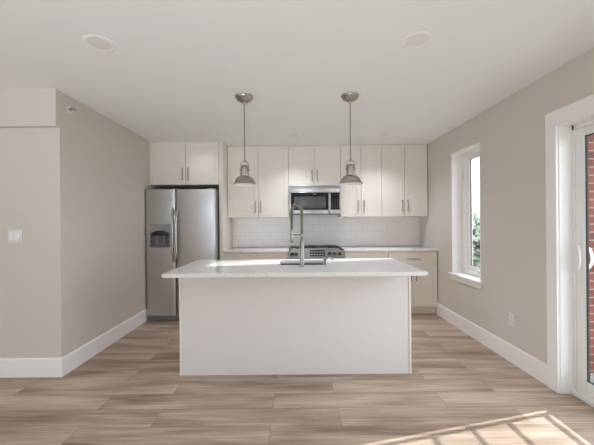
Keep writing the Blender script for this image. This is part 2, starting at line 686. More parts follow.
def door_panel(ya, yb, xa, xb, name):
    z0, z1 = 0.036, dz1 - 0.052
    st = 0.073
    b = BM()
    box(b, xa, xb, ya, ya + st, z0, z1, 0.005)
    box(b, xa, xb, yb - st, yb, z0, z1, 0.005)
    box(b, xa, xb, ya + st, yb - st, z0, z0 + 0.103, 0.004)
    box(b, xa, xb, ya + st, yb - st, z1 - 0.06, z1, 0.005)
    p = obj(name, b, 'vinyl', door)
    b = BM()
    a0, a1, c0, c1 = ya + st, yb - st, z0 + 0.103, z1 - 0.06
    xm0, xm1 = (xa + xb) / 2 - 0.008, (xa + xb) / 2 + 0.008
    q = 0.007
    box(b, xm0, xm1, a0, a0 + q, c0, c1)
    box(b, xm0, xm1, a1 - q, a1, c0, c1)
    box(b, xm0, xm1, a0 + q, a1 - q, c0, c0 + q)
    box(b, xm0, xm1, a0 + q, a1 - q, c1 - q, c1)
    obj('gasket', b, 'gasket', p)
    xm = (xa + xb) / 2
    obj('glass', box(BM(), xm - 0.003, xm + 0.003, a0 + 0.002, a1 - 0.002, c0 + 0.002, c1 - 0.002), 'glass', p, smooth=False)
    return p


sl = door_panel(1.30, dy1 - 0.036, 2.078, 2.104, 'sliding_panel')
door_panel(dy0 + 0.036, 1.39, 2.110, 2.136, 'fixed_panel')
for sgn, xf, nm in ((-1, 2.078, 'inside_handle'), (1, 2.104, 'outside_handle')):
    b = BM()
    yc, zc = dy1 - 0.036 - 0.020, 1.02
    box(b, min(xf, xf + sgn * 0.008), max(xf, xf + sgn * 0.008), yc - 0.018, yc + 0.018, zc - 0.11, zc + 0.11, 0.003)
    pts = []
    for i in range(15):
        a = math.pi * i / 14
        pts.append((xf + sgn * (0.004 + 0.030 * math.sin(a) ** 0.7), yc - 0.044 * math.sin(a), zc + 0.088 * math.cos(a)))
    tube(b, pts, 0.0085, 10)
    box(b, min(xf, xf + sgn * 0.02), max(xf, xf + sgn * 0.02), yc - 0.006, yc + 0.006, zc - 0.02, zc + 0.012, 0.003)
    obj(nm, b, 'vinyl', sl)

# ------------------------------------------------------------------ outside: balcony, brick, railing, tree
struct('floor_balcony', box(BM(), XR + WT, 4.6, -0.4, 2.62, -0.16, -0.02), 'concrete')
b = BM()
box(b, 2.205, 2.615, 2.62, 2.92, -0.16, 3.2)
struct('wall_brick_pier', b, 'brick')
b = BM()
box(b, 2.615, 4.6, 2.70, 2.92, -0.16, 0.80)
box(b, 2.615, 4.6, 2.68, 2.94, 0.80, 0.86)
struct('wall_brick_parapet', b, 'brick')
struct('sky_block_slab', box(BM(), XR + WT, 3.15, -0.4, 2.64, 2.56, 2.72), 'concrete')  # unseen overhang added to cut sky light on the door jamb
struct('ground', box(BM(), -40, 60, -30, 70, -6.6, -6.4), 'ground')

rail = thing('balcony_railing', 'dark metal railing with thin horizontal bars just outside the glass patio door', 'railing', (2.26, 1.3, -0.02))
ry0, ry1 = 0.40, 2.163
for yy in (ry1, ry0 - 0.025):
    obj('post', box(BM(), 2.2475, 2.2725, yy, yy + 0.025, -0.02, 1.04, 0.003), 'rail', rail)
obj('bottom_rail', box(BM(), 2.252, 2.268, ry0, ry1, 0.226, 0.2395, 0.002), 'rail', rail)
obj('top_rail', box(BM(), 2.238, 2.282, ry0 - 0.04, ry1 + 0.04, 1.04, 1.075, 0.005), 'rail', rail)
zb = 0.344
while zb < 0.98:
    obj('bar', box(BM(), 2.252, 2.268, ry0, ry1, zb - 0.0055, zb + 0.0055, 0.002), 'rail', rail)
    zb += 0.102

tree = thing('broadleaf_tree', 'pale green leafy tree outside, seen through the narrow kitchen window', 'tree', (10.6, 17.2, -6.4))
b = BM()
tube(b, [(10.6, 17.2, -6.4), (10.65, 17.25, -4.0), (10.55, 17.2, -1.6), (10.6, 17.2, 0.2)], [0.34, 0.27, 0.2, 0.1], 10)
for a in range(5):
    an = a * 1.257
    tube(b, [(10.6, 17.2, -3.0 + 0.3 * a), (10.6 + math.cos(an) * 1.2, 17.2 + math.sin(an) * 1.2, -1.9 + 0.3 * a),
             (10.6 + math.cos(an) * 2.3, 17.2 + math.sin(an) * 2.3, -0.9 + 0.2 * a)], [0.11, 0.08, 0.03], 7)
obj('trunk', b, 'bark', tree)
b = BM()
rnd = random.Random(3)
lobes = [(rnd.uniform(-2.6, 2.6), rnd.uniform(-2.4, 2.4), rnd.uniform(-2.6, 0.75), rnd.uniform(0.9, 1.5)) for _ in range(46)]
for lx, ly, lz, lr in lobes:
    for _ in range(230):
        v = Vector((rnd.gauss(0, 1), rnd.gauss(0, 1), rnd.gauss(0, 1))).normalized() * lr * rnd.uniform(0.25, 1.05)
        c = Vector((10.6 + lx, 17.2 + ly, lz)) + v
        u = Vector((rnd.gauss(0, 1), rnd.gauss(0, 1), rnd.gauss(0, 1))).normalized()
        w = u.orthogonal().normalized()
        s1, s2 = rnd.uniform(0.20, 0.32), rnd.uniform(0.13, 0.20)
        q = [b.verts.new(c + u * s1), b.verts.new(c + w * s2), b.verts.new(c - u * s1), b.verts.new(c - w * s2)]
        b.faces.new(q)
obj('crown', b, 'leaf', tree, smooth=False)

# ------------------------------------------------------------------ cabinetry
def shaker(x0, x1, z0, z1, yf, th=0.019, st=0.058, rec=0.007):
    """A shaker door or drawer front whose face is at y = yf, looking towards -y."""
    b = BM()
    e = 0.0015
    box(b, x0, x0 + st, yf, yf + th, z0, z1, e, 1)
    box(b, x1 - st, x1, yf, yf + th, z0, z1, e, 1)
    box(b, x0 + st - 0.001, x1 - st + 0.001, yf, yf + th, z0, z0 + st, e, 1)
    box(b, x0 + st - 0.001, x1 - st + 0.001, yf, yf + th, z1 - st, z1, e, 1)
    box(b, x0 + st - 0.001, x1 - st + 0.001, yf + rec, yf + th, z0 + st - 0.001, z1 - st + 0.001)
    return b


def pull_v(x, z0, z1, yf):
    b = BM()
    tube(b, [(x, yf - 0.03, z0), (x, yf - 0.03, z1)], 0.0062, 10)
    for z in (z0 + 0.018, z1 - 0.018):
        tube(b, [(x, yf - 0.03, z), (x, yf + 0.001, z)], 0.005, 8)
        lathe(b, [(0.0075, -0.004), (0.0075, 0.0)], (x, yf, z), 'y', 10)
    return b


def pull_h(xa, xb, z, yf):
    b = BM()
    tube(b, [(xa, yf - 0.03, z), (xb, yf - 0.03, z)], 0.0062, 10)
    for x in (xa + 0.018, xb - 0.018):
        tube(b, [(x, yf - 0.03, z), (x, yf + 0.001, z)], 0.005, 8)
    return b


YU = 4.498      # face of the wall cabinet doors
YC = 4.213      # face of base cabinet and over-fridge doors
GAP = 0.0035


def wall_cabinet(label, x0, x1, z0, yf, hz, group='white wall cabinets', ztop=HC):
    t = thing('wall_cabinet', label, 'cabinet', ((x0 + x1) / 2, YB - 0.002, z0), group)
    b = BM()
    box(b, x0 + 0.0005, x1 - 0.0005, yf + 0.021, YB - 0.002, z0, ztop - 0.004)
    obj('cabinet_body', b, 'cab', t)
    xm = (x0 + x1) / 2
    for xa, xb, hx in ((x0 + GAP, xm - GAP * 0.75, xm - 0.039), (xm + GAP * 0.75, x1 - GAP, xm + 0.039)):
        d = obj('door', shaker(xa, xb, z0 + 0.001, ztop - 0.022, yf), 'cab', t)
        obj('pull', pull_v(hx, hz, hz + 0.172, yf), 'pull', d)
    # scribe strip against the ceiling
    obj('top_strip', box(BM(), x0 + 0.001, x1 - 0.001, yf + 0.020, yf + 0.030, ztop - 0.0205, ztop - 0.001), 'cab', t)
    return t


wall_cabinet('wide white wall cabinet between the refrigerator panel and the microwave', -0.983, -0.080, 1.372, YU, 1.445)
wall_cabinet('short white wall cabinet directly above the microwave', -0.080, 0.683, 1.838, YU, 1.895)
wall_cabinet('tall white wall cabinet just beside the microwave, on its window side', 0.683, 1.289, 1.372, YU, 1.445)
wall_cabinet('tall white wall cabinet in the corner at the window wall', 1.289, 1.968, 1.372, YU, 1.445)
wall_cabinet('deep white wall cabinet over the refrigerator', -1.955, -1.040, 1.829, YC, 1.888)
# filler strips
tag(obj('filler_strip', box(BM(), -1.994, -1.9555, YC + 0.004, YC + 0.024, 1.829, HC - 0.001), 'cab'),
    'narrow white filler strip between the over-fridge cabinet and the wall', 'filler strip')
tag(obj('filler_strip', box(BM(), 1.9685, XR - 0.0005, YU + 0.03, YU + 0.05, 1.372, HC - 0.001), 'cab'),
    'narrow white filler strip between the corner cabinet and the window wall', 'filler strip')
tag(obj('end_panel', box(BM(), -1.039, -0.985, YC + 0.001, YB - 0.001, 0.0, HC - 0.0005, 0.002), 'cab'),
    'tall white end panel standing beside the refrigerator', 'panel')


def base_cabinet(label, x0, x1, drawers, hinge_pull):
    t = thing('base_cabinet', label, 'cabinet', ((x0 + x1) / 2, YB - 0.002, 0), 'white base cabinets')
    obj('cabinet_body', box(BM(), x0 + 0.0005, x1 - 0.0005, YC + 0.021, YB - 0.002, 0.10, 0.884), 'cab', t)
    obj('toe_kick', box(BM(), x0 + 0.0005, x1 - 0.0005, YC + 0.075, YC + 0.090, 0.0, 0.10), 'cab', t)
    xm = (x0 + x1) / 2
    if drawers == 1:
        spans = [(x0 + GAP, x1 - GAP)]
    else:
        spans = [(x0 + GAP, xm - GAP), (xm + GAP, x1 - GAP)]
    for xa, xb in spans:
        d = obj('drawer', shaker(xa, xb, 0.690, 0.872, YC, st=0.04), 'cab', t)
        c = (xa + xb) / 2
        obj('pull', pull_h(c - 0.095, c + 0.095, 0.781, YC), 'pull', d)
    for xa, xb, hx in ((x0 + GAP, xm - GAP * 0.75, xm - 0.036), (xm + GAP * 0.75, x1 - GAP, xm + 0.036)):
        d = obj('door', shaker(xa, xb, 0.121, 0.686, YC), 'cab', t)
        obj('pull', pull_v(hx, 0.475, 0.645, YC), 'pull', d)


base_cabinet('white base cabinet between the refrigerator and the range', -0.984, -0.082, 2, True)
base_cabinet('white base cabinet next to the range on its window side', 0.687, 1.295, 1, True)
base_cabinet('white base cabinet in the corner under the window wall', 1.295, 1.970, 1, True)

tag(obj('countertop', box(BM(), -0.984, -0.081, YC - 0.024, YB - 0.001, 0.884, 0.914, 0.003), 'quartz'),
    'white quartz countertop between the refrigerator and the range', 'countertop')
tag(obj('countertop', box(BM(), 0.686, XR - 0.001, YC - 0.024, YB - 0.001, 0.884, 0.914, 0.003), 'quartz'),
    'white quartz countertop between the range and the window wall', 'countertop')
tag(obj('tile_backsplash', box(BM(), -0.983, XR - 0.0005, YB - 0.009, YB - 0.0002, 0.9145, 1.4145), 'tile'),
    'white subway tile backsplash along the wall under the cabinets', 'backsplash')

# ------------------------------------------------------------------ refrigerator
FX0, FXM, FX1 = -1.986, -1.580, -1.052
FY = 4.048
fr = thing('refrigerator', 'stainless steel side-by-side refrigerator with ice dispenser against the wall', 'refrigerator', ((FX0 + FX1) / 2, 4.4, 0))
b = BM()
box(b, FX0 + 0.004, FX1 - 0.004, FY + 0.075, YB - 0.03, 0.02, 1.724, 0.004)
obj('case', b, 'steel_side', fr)
b = BM()
box(b, FX0 + 0.01, FX1 - 0.01, FY + 0.03, FY + 0.10, 0.0, 0.066, 0.004)
grl = obj('toe_grille', b, 'dark_grey', fr)
b = BM()
for i in range(4):
    box(b, FX0 + 0.02, FX1 - 0.02, FY + 0.022, FY + 0.030, 0.010 + i * 0.014, 0.018 + i * 0.014, 0.002)
obj('slats', b, 'grey_plastic', grl)


def fridge_door(x0, x1, z0, z1, yf, yb, bulge, hole=None):
    b = BM()
    xs = [x0 + (x1 - x0) * i / 24 for i in range(25)]
    zs = [z0, z1]
    if hole:
        xs = sorted([x for x in xs if min(abs(x - hole[0]), abs(x - hole[1])) > 0.004] + [hole[0], hole[1]])
        zs = [z0, hole[2], hole[3], z1]
    zs = sorted(set(zs + [z for z in (z0 + (z1 - z0) * i / 48 for i in range(1, 48)) if not hole or min(abs(z - hole[2]), abs(z - hole[3])) > 0.006]))
    R = 0.026

    def wave(x, z):
        u = (x - (x0 + x1) / 2) / ((x1 - x0) / 2)
        e = min(z - z0, z1 - z) / 0.15
        return 0.0022 * math.sin(2 * math.pi * (z - 0.04 * u * u - 0.80) / 0.56) * max(0.0, min(1.0, e)) * (1 - u ** 4)

    def Y(x):
        u = (x - (x0 + x1) / 2) / ((x1 - x0) / 2)
        y = yf + bulge * u * u
        e = min(x - x0, x1 - x)
        if e < R:
            y += R - math.sqrt(max(0, R * R - (R - e) ** 2))
        return y
    ex = [x0 + R * k for k in (0.05, 0.15, 0.35, 0.65, 1.0)] + [x1 - R * k for k in (0.05, 0.15, 0.35, 0.65, 1.0)]
    xs = sorted(set(xs + ex))
    V = [[b.verts.new((x, Y(x) - wave(x, z), z)) for z in zs] for x in xs]
    for i in range(len(xs) - 1):
        for j in range(len(zs) - 1):
            if hole and hole[2] - 1e-6 <= zs[j] and zs[j + 1] <= hole[3] + 1e-6 and hole[0] - 1e-6 <= xs[i] and xs[i + 1] <= hole[1] + 1e-6:
                continue
            b.faces.new((V[i][j], V[i + 1][j], V[i + 1][j + 1], V[i][j + 1]))
    nb = len(zs) - 1
    BL = [b.verts.new((x0, yb, z)) for z in (z0, z1)]
    BR = [b.verts.new((x1, yb, z)) for z in (z0, z1)]
    b.faces.new([V[0][j] for j in range(nb + 1)] + [BL[1], BL[0]])
    b.faces.new([V[-1][j] for j in range(nb, -1, -1)] + [BR[0], BR[1]])
    b.faces.new([V[i][nb] for i in range(len(xs))] + [BR[1], BL[1]])
    b.faces.new([V[i][0] for i in range(len(xs) - 1, -1, -1)] + [BL[0], BR[0]])
    b.faces.new((BL[0], BL[1], BR[1], BR[0]))
    bmesh.ops.recalc_face_normals(b, faces=b.faces)
    return b


DZ0, DZ1 = 0.072, 1.748
H = (-1.928, -1.650, 0.968, 1.288)
fd = obj('freezer_door', fridge_door(FX0, FXM - 0.003, DZ0, DZ1, FY, FY + 0.07, 0.006, (H[0] + 0.006, H[1] - 0.006, H[2] + 0.006, H[3] - 0.006)), 'steel', fr)
rd = obj('fresh_food_door', fridge_door(FXM + 0.003, FX1, DZ0, DZ1, FY, FY + 0.07, 0.010), 'steel', fr)


def fridge_handle(x, out):
    b = BM()
    pts, rad = [], []
    z0, z1 = 0.785, 1.50
    n = 20
    for i in range(n + 1):
        t = i / n
        z = z0 + (z1 - z0) * t
        k = math.sin(math.pi * t)
        y = FY + 0.012 - 0.062 * min(1.0, k * 2.2) ** 0.8 - 0.01 * k
        pts.append((x + out * 0.010 * k, y, z))
        rad.append(0.0125 + 0.003 * k)
    tube(b, pts, rad, 12)
    return b


obj('handle', fridge_handle(FXM - 0.030, 1), 'steel_light', fd)
obj('handle', fridge_handle(FXM + 0.034, -1), 'steel_light', rd)
# dispenser: bezel, control panel with an arched lower edge, dark niche, paddles, tray
b = BM()
yb_ = FY - 0.003
box(b, H[0], H[0] + 0.012, yb_, FY + 0.016, H[2], H[3], 0.002)
box(b, H[1] - 0.012, H[1], yb_, FY + 0.016, H[2], H[3], 0.002)
box(b, H[0], H[1], yb_, FY + 0.016, H[3] - 0.012, H[3], 0.002)
box(b, H[0], H[1], yb_, FY + 0.016, H[2], H[2] + 0.014, 0.002)
obj('dispenser_bezel', b, 'pale_grey_plastic', fd)
zc = 1.188
pts = [(H[0] + 0.012, H[3] - 0.012), (H[1] - 0.012, H[3] - 0.012)]
for i in range(13):
    u = 1 - i / 12
    pts.append((H[0] + 0.012 + (H[1] - H[0] - 0.024) * u, zc - 0.018 + 0.034 * math.sin(math.pi * u)))
obj('dispenser_panel', prism(BM(), pts, 'y', FY + 0.004, FY + 0.014), 'pale_grey_plastic', fd)
b = BM()
nx0, nx1, nz0, nz1, ny = H[0] + 0.006, H[1] - 0.006, H[2] + 0.006, 1.262, FY + 0.064
v = [b.verts.new(p) for p in ((nx0, FY + 0.006, nz0), (nx1, FY + 0.006, nz0), (nx1, FY + 0.006, nz1), (nx0, FY + 0.006, nz1),
                             (nx0, ny, nz0), (nx1, ny, nz0), (nx1, ny, nz1), (nx0, ny, nz1))]
for f in ((4, 5, 6, 7), (0, 1, 5, 4), (3, 7, 6, 2), (0, 4, 7, 3), (1, 2, 6, 5)):
    b.faces.new([v[i] for i in f])
bmesh.ops.recalc_face_normals(b, faces=b.faces)
obj('dispenser_niche', b, 'dark_grey', fd, smooth=False)
b = BM()
box(b, H[0] + 0.03, H[1] - 0.03, FY + 0.02, FY + 0.055, 1.135, 1.20, 0.004)
obj('dispenser_chute', b, 'black', fd)
for xx in (-1.845, -1.745):
    obj('dispenser_paddle', box(BM(), xx - 0.017, xx + 0.017, FY + 0.035, FY + 0.045, 1.02, 1.14, 0.004), 'grey_plastic', fd)
b = BM()
for i in range(9):
    x_ = H[0] + 0.03 + i * 0.0265
    box(b, x_, x_ + 0.014, FY + 0.012, FY + 0.06, H[2] + 0.008, H[2] + 0.018, 0.001, 1)
obj('drip_tray', b, 'grey_plastic', fd)
for xa, xb, dz in ((FX0 + 0.02, FX0 + 0.10, 0.016), (FX1 - 0.10, FX1 - 0.02, 0.016), (FXM - 0.05, FXM + 0.05, 0.010)):
    obj('hinge_cover', box(BM(), xa, xb, FY + 0.02, FY + 0.13, 1.724, DZ1 + dz, 0.004), 'dark_grey', fr)
for xx in (FX0 + 0.06, FX1 - 0.06):
    obj('foot', lathe(BM(), [(0, 0), (0.018, 0), (0.018, 0.03), (0, 0.03)], (xx, YB - 0.10, 0.0), 'z', 12), 'black', fr)

# ------------------------------------------------------------------ over-the-range microwave
mw = thing('microwave', 'stainless over-the-range microwave under the short wall cabinet', 'microwave', (0.3015, YB - 0.01, 1.416))
MX0, MX1, MZ0, MZ1, MY = -0.077, 0.680, 1.416, 1.8365, 4.446
obj('case', box(BM(), MX0 + 0.001, MX1 - 0.001, MY + 0.02, YB - 0.0095, MZ0, MZ1, 0.003), 'steel_side', mw)
b = BM()
box(b, MX0, MX1, MY, MY + 0.022, MZ1 - 0.102, MZ1, 0.004)
vent = obj('vent_trim', b, 'steel', mw)
b = BM()
for i in range(3):
    box(b, MX0 + 0.03, MX1 - 0.03, MY - 0.0006, MY + 0.004, MZ1 - 0.020 - i * 0.011, MZ1 - 0.016 - i * 0.011)
obj('vent_slots', b, 'steel_side', vent)
mxs = 0.520                                       # door / control split
b = BM()
z0, z1 = MZ0 + 0.004, MZ1 - 0.104
box(b, MX0, MX0 + 0.030, MY, MY + 0.022, z0, z1, 0.003)
box(b, mxs - 0.022, mxs, MY, MY + 0.022, z0, z1, 0.003)
box(b, MX0 + 0.029, mxs - 0.021, MY, MY + 0.022, z0, z0 + 0.058, 0.003)
box(b, MX0 + 0.029, mxs - 0.021, MY, MY + 0.022, z1 - 0.006, z1, 0.003)
md = obj('door', b, 'steel_light', mw)
obj('door_glass', box(BM(), MX0 + 0.029, mxs - 0.021, MY + 0.002, MY + 0.018, z0 + 0.057, z1 - 0.005), 'blackglass', md)
obj('viewing_window', box(BM(), MX0 + 0.072, mxs - 0.062, MY + 0.0005, MY + 0.010, z0 + 0.078, z1 - 0.062, 0.002), 'mwwindow', md)
b = BM()
hx = mxs - 0.010
tube(b, [(hx, MY + 0.004, z0 + 0.02), (hx, MY - 0.028, z0 + 0.035), (hx, MY - 0.034, z0 + 0.10), (hx, MY - 0.034, z1 - 0.10),
         (hx, MY - 0.028, z1 - 0.03), (hx, MY + 0.004, z1 - 0.015)], 0.011, 10)
obj('handle', b, 'steel_light', md)
b = BM()
box(b, MX0 + 0.345, MX0 + 0.395, MY + 0.0005, MY + 0.004, z1 - 0.030, z1 - 0.022, 0.001, 1)
obj('badge', b, 'pale_grey_plastic', md)
b = BM()
box(b, mxs + 0.001, MX1, MY, MY + 0.022, z0, z0 + 0.058, 0.003)
box(b, MX1 - 0.020, MX1, MY, MY + 0.022, z0 + 0.057, z1, 0.003)
box(b, mxs + 0.001, MX1 - 0.019, MY, MY + 0.022, z1 - 0.006, z1, 0.003)
box(b, mxs + 0.001, mxs + 0.012, MY, MY + 0.022, z0 + 0.057, z1 - 0.005, 0.003)
mc = obj('control_surround', b, 'steel_light', mw)
obj('keypad', box(BM(), mxs + 0.012, MX1 - 0.020, MY + 0.002, MY + 0.018, z0 + 0.057, z1 - 0.005), 'blackglass', mc)
b = BM()
for r_ in range(6):
    for c_ in range(3):
        xx = mxs + 0.030 + c_ * 0.036
        zz = z0 + 0.080 + r_ * 0.024
        box(b, xx, xx + 0.022, MY + 0.0008, MY + 0.004, zz, zz + 0.010, 0.001, 1)
obj('buttons', b, 'mwwindow', mc)
obj('clock_display', box(BM(), mxs + 0.028, MX1 - 0.036, MY + 0.0008, MY + 0.004, z1 - 0.040, z1 - 0.018), 'display', mc)

# ------------------------------------------------------------------ slide-in range
rg = thing('kitchen_range', 'stainless slide-in range with front knobs below the microwave', 'range', (0.3025, 4.5, 0))
RX0, RX1 = -0.0795, 0.6845
obj('case', box(BM(), RX0 + 0.002, RX1 - 0.002, 4.19, YB - 0.012, 0.03, 0.905, 0.003), 'steel_side', rg)
# sloped control panel: side profile (y,z), ends clipped at the upper corners
b = BM()
P0 = Vector((0, 4.105, 0.815)); P1 = Vector((0, 4.215, 0.936))
slope = (P1 - P0)


def panel_pt(x, t, lift=0.0):
    n = Vector((0, -slope.z, slope.y)).normalized()
    p = P0 + slope * t + n * lift
    return (x, p.y, p.z)


fr_pts = [(RX0, 0.0), (RX1, 0.0), (RX1, 0.45), (RX1 - 0.075, 1.0), (RX0 + 0.03, 1.0), (RX0, 0.6)]
A = [b.verts.new(panel_pt(x, t)) for x, t in fr_pts]
Bk = [b.verts.new((x, 4.235 if t > 0.5 else 4.20, panel_pt(x, t)[2] - (0.004 if t < 0.5 else 0.0))) for x, t in fr_pts]
b.faces.new(A)
b.faces.new(Bk[::-1])
for i in range(6):
    j = (i + 1) % 6
    b.faces.new((A[i], Bk[i], Bk[j], A[j]))
bmesh.ops.recalc_face_normals(b, faces=b.faces)
bmesh.ops.bevel(b, geom=b.edges[:], offset=0.003, segments=2, affect='EDGES')
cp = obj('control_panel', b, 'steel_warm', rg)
nrm = Vector((0, -slope.z, slope.y)).normalized()


def on_panel(b, x0, x1, t0, t1, lift):
    q = [b.verts.new(panel_pt(x, t, l)) for l in (-0.002, lift) for x, t in ((x0, t0), (x1, t0), (x1, t1), (x0, t1))]
    b.faces.new((q[4], q[5], q[6], q[7]))
    for i in range(4):
        j = (i + 1) % 4
        b.faces.new((q[i], q[j], q[4 + j], q[4 + i]))
    bmesh.ops.recalc_face_normals(b, faces=b.faces)
    return b


obj('clock_display', on_panel(BM(), 0.208, 0.412, 0.18, 0.80, 0.002), 'display', cp)
for r_ in range(2):
    b = BM()
    for c_ in range(5):
        xx = 0.222 + c_ * 0.038
        on_panel(b, xx, xx + 0.022, 0.30 + r_ * 0.26, 0.38 + r_ * 0.26, 0.003)
    obj('touch_keys', b, 'grey_plastic', cp)
rot = nrm.to_track_quat('Z', 'Y').to_matrix().to_4x4()
for xk in (-0.035, 0.020, 0.475, 0.545, 0.615):
    b = BM()
    lathe(b, [(0, 0), (0.027, 0), (0.027, 0.006), (0.022, 0.009), (0.0195, 0.033), (0.0175, 0.036), (0, 0.036)], (0, 0, 0), 'z', 20)
    box(b, -0.004, 0.004, -0.018, 0.018, 0.034, 0.042, 0.002)
    c = Vector(panel_pt(xk, 0.45, 0.0))
    b.transform(Matrix.Translation(c) @ rot)
    obj('knob', b, 'steel_warm', cp)
obj('cooktop', box(BM(), RX0 + 0.001, RX1 - 0.001, 4.236, YB - 0.012, 0.905, 0.922, 0.003), 'blackglass', rg)
for gx in (RX0 + 0.02, RX0 + 0.26, RX0 + 0.50):
    b = BM()
    w_ = 0.23
    ya, yb2 = 4.26, 4.78
    zt0, zt1 = 0.926, 0.935
    for xx in (gx, gx + w_ - 0.012):
        box(b, xx, xx + 0.012, ya, yb2, zt0, zt1, 0.002)
    for yy in (ya, (ya + yb2) / 2 - 0.006, yb2 - 0.012):
        box(b, gx, gx + w_, yy, yy + 0.012, zt0, zt1, 0.002)
    box(b, gx + w_ / 2 - 0.006, gx + w_ / 2 + 0.006, ya, yb2, zt0, zt1, 0.002)
    for xx in (gx, gx + w_ - 0.012):
        for yy in (ya, yb2 - 0.012):
            box(b, xx, xx + 0.012, yy, yy + 0.012, 0.921, zt0 + 0.002)
    obj('grate', b, 'iron', rg)
for bx_, by_ in ((0.055, 4.39), (0.055, 4.65), (0.3025, 4.52), (0.55, 4.39), (0.55, 4.65)):
    b = BM()
    lathe(b, [(0.045, 0.0), (0.045, 0.007), (0.03, 0.010), (0, 0.010)], (bx_, by_, 0.922), 'z', 20)
    obj('burner', b, 'iron', rg)
b = BM()
box(b, RX0 + 0.003, RX1 - 0.003, 4.135, 4.19, 0.245, 0.805, 0.006)
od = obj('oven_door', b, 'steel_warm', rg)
obj('oven_window', box(BM(), RX0 + 0.10, RX1 - 0.10, 4.131, 4.14, 0.34, 0.66, 0.003), 'blackglass', od)
b = BM()
tube(b, [(RX0 + 0.06, 4.085, 0.755), (RX1 - 0.06, 4.085, 0.755)], 0.012, 12)
for xx in (RX0 + 0.09, RX1 - 0.09):
    tube(b, [(xx, 4.085, 0.755), (xx, 4.137, 0.755)], 0.009, 10)
obj('handle', b, 'steel_light', od)
obj('storage_drawer', box(BM(), RX0 + 0.003, RX1 - 0.003, 4.14, 4.19, 0.075, 0.238, 0.005), 'steel_warm', rg)
for xx in (RX0 + 0.05, RX1 - 0.05):
    for yy in (4.24, 4.74):
        obj('foot', lathe(BM(), [(0, 0), (0.016, 0), (0.016, 0.032), (0, 0.032)], (xx, yy, 0), 'z', 12), 'black', rg)

# ------------------------------------------------------------------ island
isl = thing('kitchen_island', 'white kitchen island base standing in the middle of the floor', 'island', (0, 2.9, 0))
IX = 0.985
IY0, IY1 = 2.59, 3.165
SX0, SX1, SY0, SY1 = -0.145, 0.275, 2.735, 3.065      # sink opening
b = BM()
box(b, -IX + 0.021, IX - 0.021, IY1 - 0.05, IY1 - 0.021, 0.10, 0.883)
box(b, -IX + 0.021, IX - 0.021, IY0 + 0.026, IY1 - 0.10, 0.0, 0.60)
box(b, -IX + 0.021, IX - 0.021, IY1 - 0.10, IY1 - 0.05, 0.10, 0.60)
obj('carcass', b, 'cab', isl)
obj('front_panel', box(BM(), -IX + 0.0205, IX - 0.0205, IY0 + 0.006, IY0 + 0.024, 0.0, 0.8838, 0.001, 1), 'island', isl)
for sx in (-1, 1):
    xa, xb = (-IX, -IX + 0.020) if sx < 0 else (IX - 0.020, IX)
    obj('end_panel', box(BM(), xa, xb, IY0, IY1, 0.0, 0.8838, 0.0015, 1), 'cab', isl)
obj('toe_kick', box(BM(), -IX + 0.021, IX - 0.021, IY1 - 0.100, IY1 - 0.085, 0.0, 0.10), 'cab', isl)


def back_door(x0, x1, z0, z1, hx):
    b = shaker(x0, x1, z0, z1, 0.0)
    b.transform(Matrix.Translation((x0 + x1, IY1, 0)) @ Matrix.Rotation(math.pi, 4, 'Z'))
    d = obj('door', b, 'cab', isl)
    p = pull_v(0, z1 - 0.21, z1 - 0.04, 0)
    p.transform(Matrix.Translation((hx, IY1, 0)) @ Matrix.Rotation(math.pi, 4, 'Z'))
    obj('pull', p, 'pull', d)


n_ = 4
w_ = (2 * IX - 0.044) / n_
for i in range(n_):
    xa = -IX + 0.022 + i * w_
    back_door(xa + 0.002, xa + w_ - 0.002, 0.121, 0.872, xa + (w_ - 0.04 if i % 2 == 0 else 0.04))

CX, CY0, CY1 = 1.008, 2.305, 3.197
b = BM()
t = bmesh.new()                                   # slab with the sink cut-out, eased outer edges
z0, z1 = 0.884, 0.914
xs = [-CX, SX0, SX1, CX]
ys = [CY0, SY0, SY1, CY1]
V = {}
for i, x in enumerate(xs):
    for j, y in enumerate(ys):
        for k, z in enumerate((z0, z1)):
            V[i, j, k] = t.verts.new((x, y, z))
for i in range(3):
    for j in range(3):
        if (i, j) == (1, 1):
            continue
        t.faces.new((V[i, j, 1], V[i + 1, j, 1], V[i + 1, j + 1, 1], V[i, j + 1, 1]))
        t.faces.new((V[i, j, 0], V[i, j + 1, 0], V[i + 1, j + 1, 0], V[i + 1, j, 0]))
for i in range(3):
    t.faces.new((V[i, 0, 0], V[i + 1, 0, 0], V[i + 1, 0, 1], V[i, 0, 1]))
    t.faces.new((V[i, 3, 1], V[i + 1, 3, 1], V[i + 1, 3, 0], V[i, 3, 0]))
    t.faces.new((V[0, i, 1], V[0, i + 1, 1], V[0, i + 1, 0], V[0, i, 0]))
    t.faces.new((V[3, i, 0], V[3, i + 1, 0], V[3, i + 1, 1], V[3, i, 1]))
for (a, c) in (((1, 1), (2, 1)), ((2, 1), (2, 2)), ((2, 2), (1, 2)), ((1, 2), (1, 1))):
    t.faces.new((V[a[0], a[1], 0], V[a[0], a[1], 1], V[c[0], c[1], 1], V[c[0], c[1], 0]))
bmesh.ops.recalc_face_normals(t, faces=t.faces)
sharp = [e for e in t.edges if e.calc_length() > 0 and len(e.link_faces) == 2 and e.calc_face_angle() > 1.0]
bmesh.ops.bevel(t, geom=sharp, offset=0.0025, segments=2, affect='EDGES')
_merge(b, t)
tag(obj('island_countertop', b, 'quartz'), 'white veined quartz slab overhanging the island', 'countertop')

